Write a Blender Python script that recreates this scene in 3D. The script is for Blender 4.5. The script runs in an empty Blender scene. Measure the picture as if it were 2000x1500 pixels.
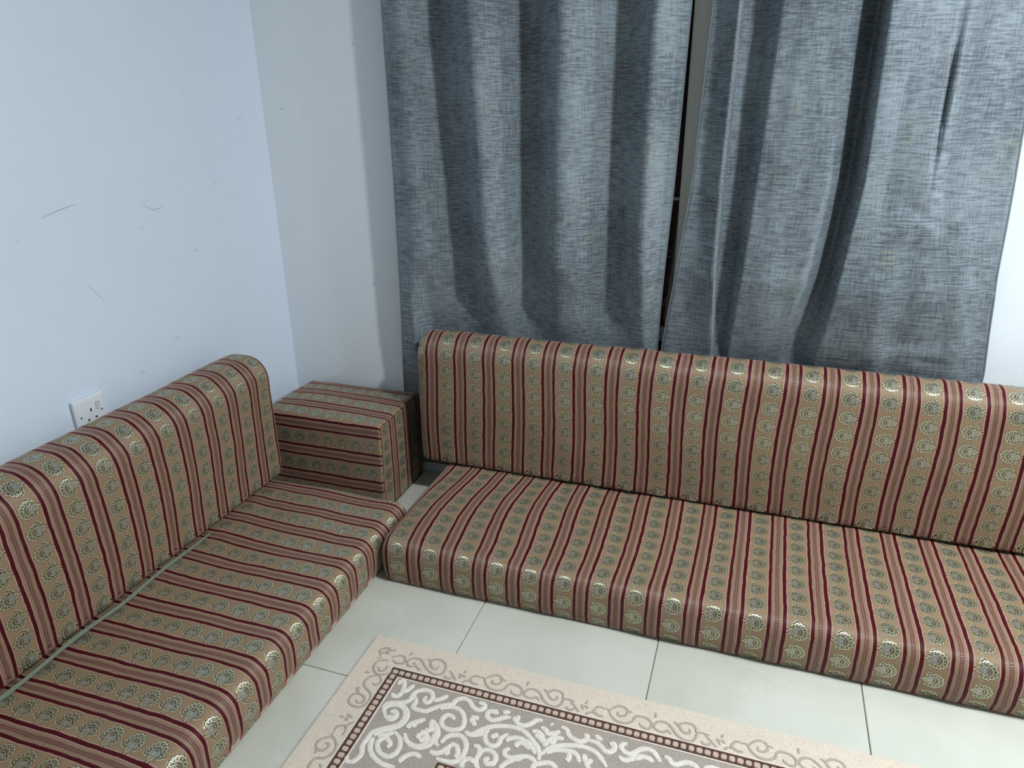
import bpy, bmesh, math, random
import numpy as np
from mathutils import Matrix, Vector, noise as mnoise

random.seed(4)
scene = bpy.context.scene
COL = scene.collection

# ------------------------------------------------------------------ camera
def make_camera():
    yaw, pitch, roll = 0.33025428, 0.38627929, -0.00881433
    cyw, syw = math.cos(yaw), math.sin(yaw)
    fwd = Vector((-syw * math.cos(pitch), cyw * math.cos(pitch), -math.sin(pitch)))
    right = Vector((cyw, syw, 0))
    up = right.cross(fwd)
    r2 = math.cos(roll) * right + math.sin(roll) * up
    u2 = -math.sin(roll) * right + math.cos(roll) * up
    m = Matrix((r2, u2, -fwd)).transposed().to_4x4()
    m.translation = Vector((1.580219, -2.13370306, 1.24032895))
    cd = bpy.data.cameras.new('camera')
    cd.sensor_width = 36.0
    cd.lens = 1418.154 * 36.0 / 2000.0
    cd.clip_start = 0.02
    o = bpy.data.objects.new('camera', cd)
    o.matrix_world = m
    COL.objects.link(o)
    scene.camera = o
make_camera()

# ------------------------------------------------------------------ world (night outside), exposure, lamp
w = bpy.data.worlds.new('world'); scene.world = w; w.use_nodes = True
w.node_tree.nodes['Background'].inputs[0].default_value = (0.010, 0.006, 0.006, 1)
w.node_tree.nodes['Background'].inputs[1].default_value = 1.0
scene.view_settings.view_transform = 'Standard'
scene.view_settings.look = 'None'
scene.view_settings.exposure = 0.20
scene.view_settings.gamma = 1.0
scene.view_settings.use_curve_mapping = False

LAMP = (2.62, -1.34, 2.50)
LAMP2 = (3.90, -1.00, 2.40)
def area(name, loc, size, power, color, rot=(0, 0, 0)):
    ld = bpy.data.lights.new(name, 'AREA'); ld.shape = 'DISK'; ld.size = size
    ld.energy = power; ld.color = color
    o = bpy.data.objects.new(name, ld); o.location = loc; o.rotation_euler = rot
    COL.objects.link(o); return o
area('ceiling_lamp_light', LAMP, 0.16, 55, (0.90, 0.965, 1.0))
area('second_lamp_light', LAMP2, 0.20, 44, (0.90, 0.965, 1.0))

# ------------------------------------------------------------------ layout (metres)
XW, YW = 0.07, -0.095          # inner faces of the left and the back wall
XR, YF, ZC = 5.0, -5.2, 2.75    # right wall, front wall, ceiling
SEAT_Z = 0.13
T = 0.0928                     # stripe repeat of the majlis fabric
Q = 0.0505                     # medallion repeat

# ------------------------------------------------------------------ node helpers
class E:
    """arithmetic on sockets"""
    def __init__(s, nt, v): s.nt, s.v = nt, v
    def _m(s, op, *a, clamp=False):
        n = s.nt.nodes.new('ShaderNodeMath'); n.operation = op; n.use_clamp = clamp
        for i, x in enumerate((s,) + a):
            x = x.v if isinstance(x, E) else x
            if isinstance(x, (int, float)): n.inputs[i].default_value = x
            else: s.nt.links.new(x, n.inputs[i])
        return E(s.nt, n.outputs[0])
    def __add__(s, o): return s._m('ADD', o)
    __radd__ = __add__
    def __sub__(s, o): return s._m('SUBTRACT', o)
    def __rsub__(s, o): return E(s.nt, float(o))._m('SUBTRACT', s)
    def __mul__(s, o): return s._m('MULTIPLY', o)
    __rmul__ = __mul__
    def __truediv__(s, o): return s._m('DIVIDE', o)
    def fract(s): return s._m('FRACT')
    def abs(s): return s._m('ABSOLUTE')
    def sin(s): return s._m('SINE')
    def sqrt(s): return s._m('SQRT')
    def gt(s, o): return s._m('GREATER_THAN', o)
    def lt(s, o): return s._m('LESS_THAN', o)
    def mn(s, o): return s._m('MINIMUM', o)
    def mx(s, o): return s._m('MAXIMUM', o)
    def atan2(s, o): return s._m('ARCTAN2', o)
    def clamp(s): return s._m('ADD', 0.0, clamp=True)
    def band(s, a, b): return s.gt(a) * s.lt(b)
    def soft(s, a, b):      # smooth step between a and b
        n = s.nt.nodes.new('ShaderNodeMapRange'); n.interpolation_type = 'SMOOTHSTEP'
        s.nt.links.new(s.v, n.inputs[0]); n.inputs[1].default_value = a; n.inputs[2].default_value = b
        return E(s.nt, n.outputs[0])

def srgb(r, g, b):
    f = lambda c: (c / 255 / 12.92) if c / 255 <= 0.04045 else ((c / 255 + 0.055) / 1.055) ** 2.4
    return (f(r), f(g), f(b), 1)

def new_mat(name):
    m = bpy.data.materials.new(name); m.use_nodes = True
    nt = m.node_tree; return m, nt, nt.nodes['Principled BSDF']

def mix(nt, fac, a, b):
    n = nt.nodes.new('ShaderNodeMix'); n.data_type = 'RGBA'
    for sock, x in ((n.inputs[0], fac), (n.inputs[6], a), (n.inputs[7], b)):
        x = x.v if isinstance(x, E) else x
        if isinstance(x, (int, float)): sock.default_value = x
        elif isinstance(x, tuple): sock.default_value = x
        else: nt.links.new(x, sock)
    return n.outputs[2]

def coords(nt, kind='Object', scale=(1, 1, 1)):
    tc = nt.nodes.new('ShaderNodeTexCoord'); mp = nt.nodes.new('ShaderNodeMapping')
    mp.inputs['Scale'].default_value = scale
    nt.links.new(tc.outputs[kind], mp.inputs[0]); return mp.outputs[0]

def noise(nt, vec, scale, detail=3, rough=0.55):
    n = nt.nodes.new('ShaderNodeTexNoise'); n.inputs['Scale'].default_value = scale
    n.inputs['Detail'].default_value = detail; n.inputs['Roughness'].default_value = rough
    nt.links.new(vec, n.inputs['Vector']); return E(nt, n.outputs[0])

def bump(nt, b, h, strength, dist):
    n = nt.nodes.new('ShaderNodeBump'); n.inputs['Strength'].default_value = strength
    n.inputs['Distance'].default_value = dist
    nt.links.new(h.v if isinstance(h, E) else h, n.inputs['Height'])
    nt.links.new(n.outputs[0], b.inputs['Normal'])

def setin(nt, b, name, x):
    x = x.v if isinstance(x, E) else x
    if isinstance(x, (int, float, tuple)): b.inputs[name].default_value = x
    else: nt.links.new(x, b.inputs[name])

def plain(name, col, rough=0.5, metal=0.0, spec=0.5, bumps=None):
    m, nt, b = new_mat(name)
    setin(nt, b, 'Base Color', col); setin(nt, b, 'Roughness', rough); setin(nt, b, 'Metallic', metal)
    b.inputs['Specular IOR Level'].default_value = spec
    if bumps:
        n = noise(nt, coords(nt), bumps[0], 3); bump(nt, b, n, bumps[1], bumps[2])
        setin(nt, b, 'Base Color', mix(nt, n.soft(.3, .7), tuple(c * 0.93 for c in col[:3]) + (1,), col))
    return m

# ------------------------------------------------------------------ materials
def wall_material(name, col, col2):
    m, nt, b = new_mat(name)
    v = coords(nt)
    big = noise(nt, v, 1.6, 4, .6); fine = noise(nt, v, 140, 3, .6); mid = noise(nt, v, 14, 4, .65)
    c = mix(nt, (big * 0.6 + mid * 0.4).soft(.35, .65), col, col2)
    # a few small grey rub marks
    st = noise(nt, coords(nt, 'Object', (9, 9, 24)), 1.7, 2, .5)
    c = mix(nt, st.soft(.735, .80) * 0.35, c, srgb(150, 158, 170))
    setin(nt, b, 'Base Color', c); setin(nt, b, 'Roughness', 0.62)
    b.inputs['Specular IOR Level'].default_value = 0.3
    bump(nt, b, fine * 0.4 + mid, 0.25, 0.0012)
    return m

M = {}
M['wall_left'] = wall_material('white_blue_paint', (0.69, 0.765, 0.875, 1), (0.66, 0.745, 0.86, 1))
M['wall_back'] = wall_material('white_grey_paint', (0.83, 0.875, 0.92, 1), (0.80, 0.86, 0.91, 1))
M['wall_far'] = plain('beige_paint', (0.50, 0.50, 0.48, 1), 0.7)
M['ceiling'] = plain('ceiling_paint', (0.62, 0.64, 0.66, 1), 0.8)

def tile_material():
    m, nt, b = new_mat('porcelain_tile')
    oi = nt.nodes.new('ShaderNodeObjectInfo')
    tc = nt.nodes.new('ShaderNodeTexCoord')
    va = nt.nodes.new('ShaderNodeVectorMath'); va.operation = 'SCALE'; va.inputs['Scale'].default_value = 1.0
    nt.links.new(tc.outputs['Object'], va.inputs[0])
    ad = nt.nodes.new('ShaderNodeVectorMath'); ad.operation = 'ADD'
    nt.links.new(va.outputs[0], ad.inputs[0]); nt.links.new(oi.outputs['Location'], ad.inputs[1])
    v = ad.outputs[0]
    n = noise(nt, v, 2.5, 4, .55); n.v.node.inputs['Distortion'].default_value = 0.4
    n2 = noise(nt, v, 13, 6, .7); n2.v.node.inputs['Distortion'].default_value = 0.8
    c = mix(nt, n.soft(.35, .65), srgb(194, 194, 182), srgb(204, 204, 193))
    vein = (1.0 - ((n2 - 0.5).abs() * 26.0)).clamp() * noise(nt, v, 3, 2).soft(.45, .7)
    c = mix(nt, vein * 0.25, c, srgb(172, 168, 150))
    setin(nt, b, 'Base Color', c); setin(nt, b, 'Roughness', 0.30)
    b.inputs['Specular IOR Level'].default_value = 0.45
    bump(nt, b, noise(nt, v, 30, 2), 0.05, 0.0006)
    return m
M['tile'] = tile_material()
M['grout'] = plain('tile_grout', srgb(150, 146, 136), 0.9)

def brocade():
    """striped velvet brocade with woven medallions; UV = (stripe repeats, medallion repeats)"""
    m, nt, b = new_mat('striped_medallion_brocade')
    uv = nt.nodes.new('ShaderNodeUVMap'); uv.uv_map = 'UVMap'
    sp = nt.nodes.new('ShaderNodeSeparateXYZ'); nt.links.new(uv.outputs[0], sp.inputs[0])
    U0, V0 = E(nt, sp.outputs[0]), E(nt, sp.outputs[1])
    obj = coords(nt)
    wob = noise(nt, coords(nt, 'UV', (3, 1.3, 1)), 1.0, 2)
    fray = noise(nt, coords(nt, 'UV', (60, 30, 1)), 1.0, 2, .7)
    U = U0 + (wob - 0.5) * 0.05 + (fray - 0.5) * 0.016
    fu = U.fract(); fv = V0.fract()
    weave = noise(nt, coords(nt, 'UV', (90, 14, 1)), 1.0, 2, .6)
    slub = noise(nt, coords(nt, 'UV', (14, 90, 1)), 1.0, 2, .6)
    dirt = noise(nt, obj, 7, 4, .6)
    col = mix(nt, weave.soft(.25, .75), srgb(128, 106, 82), srgb(154, 131, 105))
    pinkband = fu.band(0.085, 0.114) + fu.band(0.436, 0.462) + fu.gt(0.972)
    col = mix(nt, pinkband.clamp() * 0.8, col, srgb(176, 142, 126))
    beige = fu.band(0.112, 0.372)
    col = mix(nt, beige, col, mix(nt, slub.soft(.3, .7), srgb(122, 98, 82), srgb(154, 128, 108)))
    # dotted centre line of the narrow band
    cen = fu.band(0.185, 0.275)
    dots = (V0 * 6.283 * 11.0).sin() * 0.5 + 0.5
    cenfac = (dots * 0.5 + fray * 0.8).soft(.35, .85)
    ccol = mix(nt, cenfac, srgb(76, 42, 40), srgb(128, 92, 80))
    ccol = mix(nt, (fu.band(0.225, 0.236) * dots.gt(.55)) * 0.55, ccol, srgb(205, 185, 175))
    col = mix(nt, cen, col, ccol)
    ln = fu.band(0.172, 0.186) + fu.band(0.274, 0.288)
    col = mix(nt, ln.clamp() * 0.5, col, srgb(120, 86, 66))
    mar = (fu.lt(0.092) + fu.band(0.362, 0.442)).clamp()
    col = mix(nt, mar, col, mix(nt, slub, srgb(58, 8, 17), srgb(78, 12, 24)))
    # ---- medallion
    a = (fu - 0.722) / 0.262
    bb = (fv - 0.5) * (Q / (0.262 * T))
    ab = bb.abs()
    wig = (fray - 0.5) * 0.06
    def ln2(x, y): return (x * x + y * y).sqrt()
    d1 = ln2(a - 0.22, bb) + wig
    r2x = a - 0.02
    r2 = ln2(r2x, bb * 1.14)
    th = bb.atan2(r2x)
    R = (th * 7.0 + 1.5708).sin().abs() * 0.09 + 0.80
    rr = r2 / R + wig
    left = a.lt(0.62)
    fan = a.lt(0.34)
    inner = rr.lt(1.0) * left
    te = (0.97 - a) * 0.62 - ab
    tip = te.gt(0.0) * a.gt(0.30)
    body = (inner + tip).clamp()
    light = srgb(222, 220, 192); dark = srgb(44, 40, 28); grey = srgb(164, 161, 148); olive = srgb(124, 115, 92)
    mc = mix(nt, fray.soft(.35, .65), olive, srgb(150, 142, 118))
    pw = (th * 14.0).sin() + (fray - 0.5) * 1.6
    mc = mix(nt, rr.band(0.90, 1.0), mc, light)
    mc = mix(nt, rr.band(0.84, 0.90) * pw.gt(-.5), mc, dark)
    petal = rr.band(0.66, 0.84) * fan
    mc = mix(nt, petal * (th * 14.0 + 1.6).sin().gt(0.80), mc, dark)
    mc = mix(nt, petal * pw.gt(0.55), mc, light)
    mc = mix(nt, rr.band(0.61, 0.67) * fan * pw.gt(-.75), mc, dark)
    mc = mix(nt, rr.band(0.54, 0.61) * fan, mc, light)
    lf = a.lt(0.26)
    mc = mix(nt, d1.band(0.42, 0.48) * lf, mc, dark)
    mc = mix(nt, d1.band(0.36, 0.42) * lf, mc, light)
    mc = mix(nt, d1.band(0.29, 0.36) * a.lt(0.14), mc, dark)
    # grey heart running out into the pointed tip
    heart = (d1.lt(0.34) * a.gt(-0.02) + te.gt(0.13) * a.gt(0.30)).clamp()
    mc = mix(nt, heart, mc, grey)
    mc = mix(nt, d1.lt(0.10), mc, srgb(186, 176, 170))
    mc = mix(nt, te.band(0.0, 0.065) * a.gt(0.50), mc, light)
    def seg(x0, y0, x1, y1, wd):
        dx, dy = x1 - x0, y1 - y0; L = dx * dx + dy * dy
        t = (((a - x0) * dx + (ab - y0) * dy) / L)._m('ADD', 0.0, clamp=True)
        return (ln2(a - x0 - t * dx, ab - y0 - t * dy) + wig).lt(wd)
    outl = (rr.band(1.0, 1.07) * fan * (th * 14.0).sin().gt(-.3))
    ext = body
    for s, cc in (((0.16, 0.84, 0.46, 0.66, 0.045), dark), ((0.20, 0.90, 0.50, 0.72, 0.028), srgb(190, 186, 160)),
                  ((0.66, 0.36, 0.84, 0.42, 0.06), olive), ((0.86, 0.10, 1.03, 0.17, 0.030), dark)):
        g = seg(*s); mc = mix(nt, g, mc, cc); ext = (ext + g).clamp()
    mc = mix(nt, outl, mc, dark); ext = (ext + outl).clamp()
    isf = fu.band(0.452, 0.998) * ext
    col = mix(nt, isf, col, mc)
    col = mix(nt, dirt.soft(.62, .85) * 0.12, col, srgb(120, 95, 70))
    setin(nt, b, 'Base Color', col)
    flower_body = fu.band(0.452, 0.99) * body
    setin(nt, b, 'Roughness', 0.60 - flower_body * 0.17 + mar * 0.2)
    setin(nt, b, 'Metallic', flower_body * 0.62)
    b.inputs['Specular IOR Level'].default_value = 0.35
    setin(nt, b, 'Sheen Weight', (fu.lt(0.445) * 0.42) + 0.08)
    b.inputs['Sheen Roughness'].default_value = 0.35
    setin(nt, b, 'Sheen Tint', mix(nt, mar, (1, 0.80, 0.66, 1), (0.75, 0.20, 0.22, 1)))
    b.inputs['Anisotropic'].default_value = 0.95
    tg = nt.nodes.new('ShaderNodeTangent'); tg.direction_type = 'UV_MAP'; tg.uv_map = 'UVMap'
    nt.links.new(tg.outputs[0], b.inputs['Tangent'])
    bump(nt, b, isf * 0.5 - mar * 0.5 + weave * 0.5 + fray * .3, 0.35, 0.0009)
    return m
M['brocade'] = brocade()
M['piping'] = plain('brown_piping', srgb(96, 66, 48), 0.8, bumps=(300, .4, .001))
M['tape'] = plain('green_grey_zip_tape', srgb(112, 122, 106), 0.8, bumps=(400, .5, .001))

def curtain_material():
    m, nt, b = new_mat('slub_chenille_curtain')
    uvh = noise(nt, coords(nt, 'UV', (22, 210, 1)), 1.0, 5, .72)      # horizontal slubs
    uvv = noise(nt, coords(nt, 'UV', (300, 18, 1)), 1.0, 3, .7)       # fine warp
    patch = noise(nt, coords(nt, 'UV', (3.0, 4.5, 1)), 1.0, 4, .6)
    fine = noise(nt, coords(nt, 'UV', (330, 420, 1)), 1.0, 1, .5)
    f = uvh * 0.85 + uvv * 0.4 + patch * 0.35 + fine * 0.15
    dk = f.soft(0.70, 1.02)
    col = mix(nt, dk, srgb(82, 91, 99), srgb(141, 152, 160))
    # sparse worn greenish yellow threads
    sp = noise(nt, coords(nt, 'UV', (7, 6, 1)), 1.0, 3, .6)
    spk = sp.soft(.60, .68) * uvh.soft(.46, .60)
    col = mix(nt, spk * 0.34, col, srgb(136, 144, 82))
    sp2 = noise(nt, coords(nt, 'UV', (6, 7, 3.3)), 1.3, 3, .6)
    col = mix(nt, sp2.soft(.66, .74) * uvh.soft(.48, .62) * 0.22, col, srgb(150, 95, 125))
    setin(nt, b, 'Base Color', col); setin(nt, b, 'Roughness', 0.75)
    b.inputs['Specular IOR Level'].default_value = 0.25
    b.inputs['Sheen Weight'].default_value = 0.12
    b.inputs['Sheen Roughness'].default_value = 0.4
    b.inputs['Sheen Tint'].default_value = (0.75, 0.88, 1, 1)
    bump(nt, b, uvh + uvv * 0.6, 0.35, 0.0010)
    return m
M['curtain'] = curtain_material()

def pile(name, c1, c2, s=260):
    m, nt, b = new_mat(name)
    n = noise(nt, coords(nt), s, 3, .7); n2 = noise(nt, coords(nt), 5, 3, .6); n3 = noise(nt, coords(nt), 55, 3, .6)
    c = mix(nt, n.soft(.3, .7), c1, c2)
    c = mix(nt, (n2.soft(.45, .75)) * 0.28, c, tuple(x * y for x, y in zip(c2[:3], (1.02, 0.90, 0.80))) + (1,))
    c = mix(nt, n3.soft(.35, .75) * 0.25, c, tuple(x * 0.85 for x in c1[:3]) + (1,))
    setin(nt, b, 'Base Color', c); setin(nt, b, 'Roughness', 0.92)
    b.inputs['Specular IOR Level'].default_value = 0.15
    b.inputs['Sheen Weight'].default_value = 0.15
    bump(nt, b, n + n3 * .6, 0.7, 0.0022)
    return m
M['cream'] = pile('cream_pile', srgb(204, 189, 172), srgb(226, 213, 197))
M['field'] = pile('taupe_pile', srgb(158, 147, 136), srgb(176, 165, 154))
M['scroll_light'] = pile('ivory_pile', srgb(214, 206, 196), srgb(236, 230, 220))
M['scroll_grey'] = pile('grey_pile', srgb(168, 155, 143), srgb(184, 171, 159))
M['brown'] = pile('brown_pile', srgb(74, 50, 40), srgb(96, 68, 56))
M['bead'] = pile('pink_beige_pile', srgb(188, 166, 152), srgb(206, 185, 170))
M['backing'] = plain('rug_backing', srgb(120, 112, 100), 0.95)

M['plastic'] = plain('white_plastic', srgb(225, 230, 236), 0.28, spec=0.5)
M['plastic2'] = plain('rocker_plastic', srgb(206, 208, 206), 0.3)
M['red'] = plain('faded_red_mark', srgb(205, 130, 135), 0.5)
M['hole'] = plain('black_slot', (0.006, 0.006, 0.010, 1), 0.6)
M['screw'] = plain('screw_metal', srgb(120, 122, 125), 0.35, 0.8)
M['frame'] = plain('white_window_aluminium', srgb(226, 232, 228), 0.35)
M['frame_dark'] = plain('mauve_window_aluminium', srgb(200, 192, 214), 0.4)
M['black_fill'] = plain('plain_black', (0.008, 0.008, 0.010, 1), 0.7)
def glass_mat():
    m, nt, b = new_mat('window_glass_painted_reflection')
    n = noise(nt, coords(nt), 9, 4, .6)
    setin(nt, b, 'Base Color', mix(nt, n.soft(.35, .7), (0.060, 0.030, 0.032, 1), (0.13, 0.075, 0.082, 1)))  # reddish brown reflections in the night glass are painted into its colour
    setin(nt, b, 'Roughness', 0.12); b.inputs['IOR'].default_value = 1.5
    b.inputs['Transmission Weight'].default_value = 0.15
    return m
M['glass'] = glass_mat()
M['speck'] = plain('pale_spots', srgb(190, 190, 200), 0.4)
M['scuff'] = plain('grey_scuff', srgb(128, 138, 158), 0.8)
M['metal'] = plain('brushed_metal', srgb(170, 172, 175), 0.3, 1.0)

# ------------------------------------------------------------------ object helpers
def link(name, me, mat, parent=None, smooth=False):
    o = bpy.data.objects.new(name, me)
    if mat: me.materials.append(mat)
    if smooth:
        for p in me.polygons: p.use_smooth = True
    COL.objects.link(o)
    if parent: o.parent = parent
    return o

def from_data(name, vs, fs, mat, parent=None, smooth=False):
    me = bpy.data.meshes.new(name); me.from_pydata([tuple(v) for v in vs], [], fs); me.update()
    return link(name, me, mat, parent, smooth)

def from_bm(name, bm, mat, parent=None, smooth=False):
    me = bpy.data.meshes.new(name); bm.to_mesh(me); bm.free()
    return link(name, me, mat, parent, smooth)

def box(bm, x0, x1, y0, y1, z0, z1, bev=0.0, seg=2):
    r = bmesh.ops.create_cube(bm, size=1.0)
    vs = r['verts']
    for v in vs:
        v.co = Vector(((x0 + x1) / 2 + v.co.x * (x1 - x0), (y0 + y1) / 2 + v.co.y * (y1 - y0), (z0 + z1) / 2 + v.co.z * (z1 - z0)))
    if bev:
        es = list({e for v in vs for e in v.link_edges})
        bmesh.ops.bevel(bm, geom=es, offset=bev, segments=seg, affect='EDGES', profile=0.6)
    return bm

def boxo(name, x0, x1, y0, y1, z0, z1, mat, parent=None, bev=0.0, seg=2):
    return from_bm(name, box(bmesh.new(), x0, x1, y0, y1, z0, z1, bev, seg), mat, parent, smooth=False)

def thing(name, label, cat, loc=(0, 0, 0), group=None):
    o = bpy.data.objects.new(name, None); COL.objects.link(o)
    o.location = loc; o.empty_display_size = 0.05
    o['label'] = label; o['category'] = cat
    if group: o['group'] = group
    return o

def local(parent, *objs):
    """children were modelled in world space: keep them there under a moved parent"""
    inv = Matrix.Translation(-parent.location)
    for o in objs: o.data.transform(inv)

def tube(bm, pts, r, n=6, closed=False):
    rings = []
    N = len(pts)
    for i, p in enumerate(pts):
        p = Vector(p)
        a = Vector(pts[i - 1]) if (i > 0 or closed) else p
        c = Vector(pts[(i + 1) % N]) if (i < N - 1 or closed) else p
        d = (c - a).normalized()
        up = Vector((0, 0, 1)) if abs(d.z) < 0.9 else Vector((1, 0, 0))
        s = d.cross(up).normalized(); t = s.cross(d)
        rings.append([bm.verts.new(p + r * (math.cos(2 * math.pi * k / n) * s + math.sin(2 * math.pi * k / n) * t)) for k in range(n)])
    for i in range(N if closed else N - 1):
        A, B = rings[i], rings[(i + 1) % N]
        for k in range(n):
            bm.faces.new((A[k], A[(k + 1) % n], B[(k + 1) % n], B[k]))
    return bm

# ================================================================== the setting
fl = boxo('floor', XW - .2, XR + .2, YF - .2, YW + .2, -0.06, -0.0035, M['grout']); fl['kind'] = 'structure'
TS = 0.45
def tile_mesh():
    bm = box(bmesh.new(), -TS / 2 + .0012, TS / 2 - .0012, -TS / 2 + .0012, TS / 2 - .0012, -0.008, 0.0, 0.0010, 1)
    me = bpy.data.meshes.new('tile'); bm.to_mesh(me); bm.free(); me.materials.append(M['tile']); return me
tm = tile_mesh()
JX, JY = 1.0085, -1.0392
i0 = math.floor((XW - JX) / TS); i1 = math.ceil((XR - JX) / TS)
j0 = math.floor((YF - JY) / TS); j1 = math.ceil((YW - JY) / TS)
for i in range(i0, i1):
    for j in range(j0, j1):
        o = bpy.data.objects.new('tile', tm); COL.objects.link(o); o.parent = fl
        o.location = (JX + TS * (i + .5), JY + TS * (j + .5), random.uniform(-0.00025, 0.00025))
        o.rotation_euler = (random.uniform(-1, 1) * .0005, random.uniform(-1, 1) * .0005, random.choice((0, 1, 2, 3)) * math.pi / 2)

wl = boxo('wall_left', XW - .2, XW, YF - .2, YW + .2, 0, ZC, M['wall_left']); wl['kind'] = 'structure'
# back wall with the window opening
WX0, WX1, WZ0, WZ1 = 0.78, 1.97, 0.50, 2.02
bm = bmesh.new()
box(bm, XW, WX0, YW, YW + .2, 0, ZC); box(bm, WX1, XR, YW, YW + .2, 0, ZC)
box(bm, WX0, WX1, YW, YW + .2, 0, WZ0); box(bm, WX0, WX1, YW, YW + .2, WZ1, ZC)
wb = from_bm('wall_back', bm, M['wall_back']); wb['kind'] = 'structure'
wr = boxo('wall_right', XR, XR + .2, YF - .2, YW + .2, 0, ZC, M['wall_far']); wr['kind'] = 'structure'
wf = boxo('wall_front', XW, XR, YF - .2, YF, 0, ZC, M['wall_far']); wf['kind'] = 'structure'
ce = boxo('ceiling', XW - .2, XR + .2, YF - .2, YW + .2, ZC, ZC + .1, M['ceiling']); ce['kind'] = 'structure'

# hair-thin scuffs on the left wall
for pts in ([(-0.93, 0.983), (-0.881, 0.994), (-0.829, 1.001)], [(-0.669, 0.914), (-0.635, 0.927)],
            [(-0.645, 0.975), (-0.61, 0.955), (-0.574, 0.956)], [(-0.853, 0.819), (-0.838, 0.793), (-0.815, 0.764)],
            [(-0.441, 1.245), (-0.424, 1.223)]):
    vs = []; n = len(pts)
    for k, (y, z) in enumerate(pts):
        h = 0.0007 if 0 < k < n - 1 else 0.0003
        vs += [(XW + .0002, y, z - h), (XW + .0002, y, z + h)]
    from_data('scuff_mark', vs, [(2 * k, 2 * k + 2, 2 * k + 3, 2 * k + 1) for k in range(n - 1)], M['scuff'], wl)

# sliding window behind the curtains
win = bpy.data.objects.new('window_1', None); COL.objects.link(win); win['kind'] = 'structure'
fy0, fy1 = YW + 0.004, YW + 0.064
bm = bmesh.new()
box(bm, WX0, WX0 + .045, fy0, fy1, WZ0, WZ1, .003); box(bm, WX1 - .045, WX1, fy0, fy1, WZ0, WZ1, .003)
box(bm, WX0 + .045, WX1 - .045, fy0, fy1, WZ1 - .045, WZ1, .003)
from_bm('window_frame', bm, M['frame'], win)
boxo('middle_post', 1.364, 1.409, YW - .010, fy1 - .01, WZ0 + .03, WZ1 - .045, M['frame'], win, .003)
boxo('bottom_rail', WX0 + .045, 1.364, fy0 + .004, fy1, WZ0 + .052, WZ0 + .094, M['frame_dark'], win, .003)
boxo('bottom_rail', 1.409, WX1 - .045, fy0 + .004, fy1, WZ0 + .052, WZ0 + .094, M['frame_dark'], win, .003)
boxo('black_strip', WX0 + .045, WX1 - .045, fy0 + .01, fy1 + .02, WZ0, WZ0 + .052, M['black_fill'], win)  # plain black strip filling the opening below the bottom rails
boxo('glazing_bar', WX0 + .045, 1.364, fy0 + .014, fy0 + .024, .955, .963, M['frame_dark'], win)
boxo('glazing_bar', 1.409, WX1 - .045, fy0 + .014, fy0 + .024, .955, .963, M['frame_dark'], win)
boxo('pane', WX0 + .045, 1.364, fy0 + .026, fy0 + .031, WZ0 + .09, WZ1 - .045, M['glass'], win)
boxo('pane', 1.409, WX1 - .045, fy0 + .026, fy0 + .031, WZ0 + .09, WZ1 - .045, M['glass'], win)
bm = bmesh.new()
for k in range(26):
    x = random.uniform(1.325, 1.362); z = random.choice((random.uniform(.70, .77), random.uniform(.795, .825)))
    r = random.uniform(.0008, .0019)
    bmesh.ops.create_icosphere(bm, subdivisions=1, radius=r, matrix=Matrix.Translation((x, fy0 + .0255, z)) @ Matrix.Diagonal((1, .4, 1, 1)))
tube(bm, [(1.360, fy0 + .0255, .70), (1.352, fy0 + .0255, .693), (1.345, fy0 + .0255, .680), (1.336, fy0 + .0255, .655)], .0007, 5)
sp = from_bm('pale_spots', bm, M['speck'], win); sp['kind'] = 'stuff'  # pale raised specks and one thin curved line on the pane

# curtain pole over the window (above the frame)
rod = thing('curtain_rod', 'long metal curtain rod holding the two grey curtains', 'curtain rod', (1.36, YW - .075, 2.22))
bm = bmesh.new(); tube(bm, [(.40, YW - .075, 2.22), (2.55, YW - .075, 2.22)], .012, 12); a_ = from_bm('pole', bm, M['metal'], rod, True)
parts = [a_]
for x in (.40, 2.55):
    bm = bmesh.new(); bmesh.ops.create_uvsphere(bm, u_segments=12, v_segments=8, radius=.022, matrix=Matrix.Translation((x, YW - .075, 2.22)))
    parts.append(from_bm('finial', bm, M['metal'], rod, True))
for x in (.48, 2.47):
    bm = bmesh.new(); tube(bm, [(x, YW, 2.22), (x, YW - .075, 2.22)], .007, 8); box(bm, x - .02, x + .02, YW - .006, YW, 2.19, 2.25)
    parts.append(from_bm('bracket', bm, M['metal'], rod))
local(rod, *parts)

# two ceiling lamps (out of frame, they give the light)
for LP, lab in ((LAMP, 'round flat ceiling lamp above the rug corner'), (LAMP2, 'round flat ceiling lamp near the right wall')):
    lamp = thing('ceiling_lamp', lab, 'lamp', (LP[0], LP[1], ZC))
    bm = bmesh.new(); bmesh.ops.create_cone(bm, cap_ends=True, segments=32, radius1=.13, radius2=.14, depth=.06, matrix=Matrix.Translation((LP[0], LP[1], ZC - .03)))
    b1 = from_bm('housing', bm, M['plastic'], lamp, False)
    bm = bmesh.new(); tube(bm, [(LP[0], LP[1], ZC - .06), (LP[0], LP[1], LP[2] + .01)], .012, 8)
    bmesh.ops.create_cone(bm, cap_ends=True, segments=32, radius1=.11, radius2=.11, depth=.006, matrix=Matrix.Translation((LP[0], LP[1], LP[2] + .006)))
    b2 = from_bm('lamp_plate', bm, M['plastic'], lamp)
    local(lamp, b1, b2)

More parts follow.
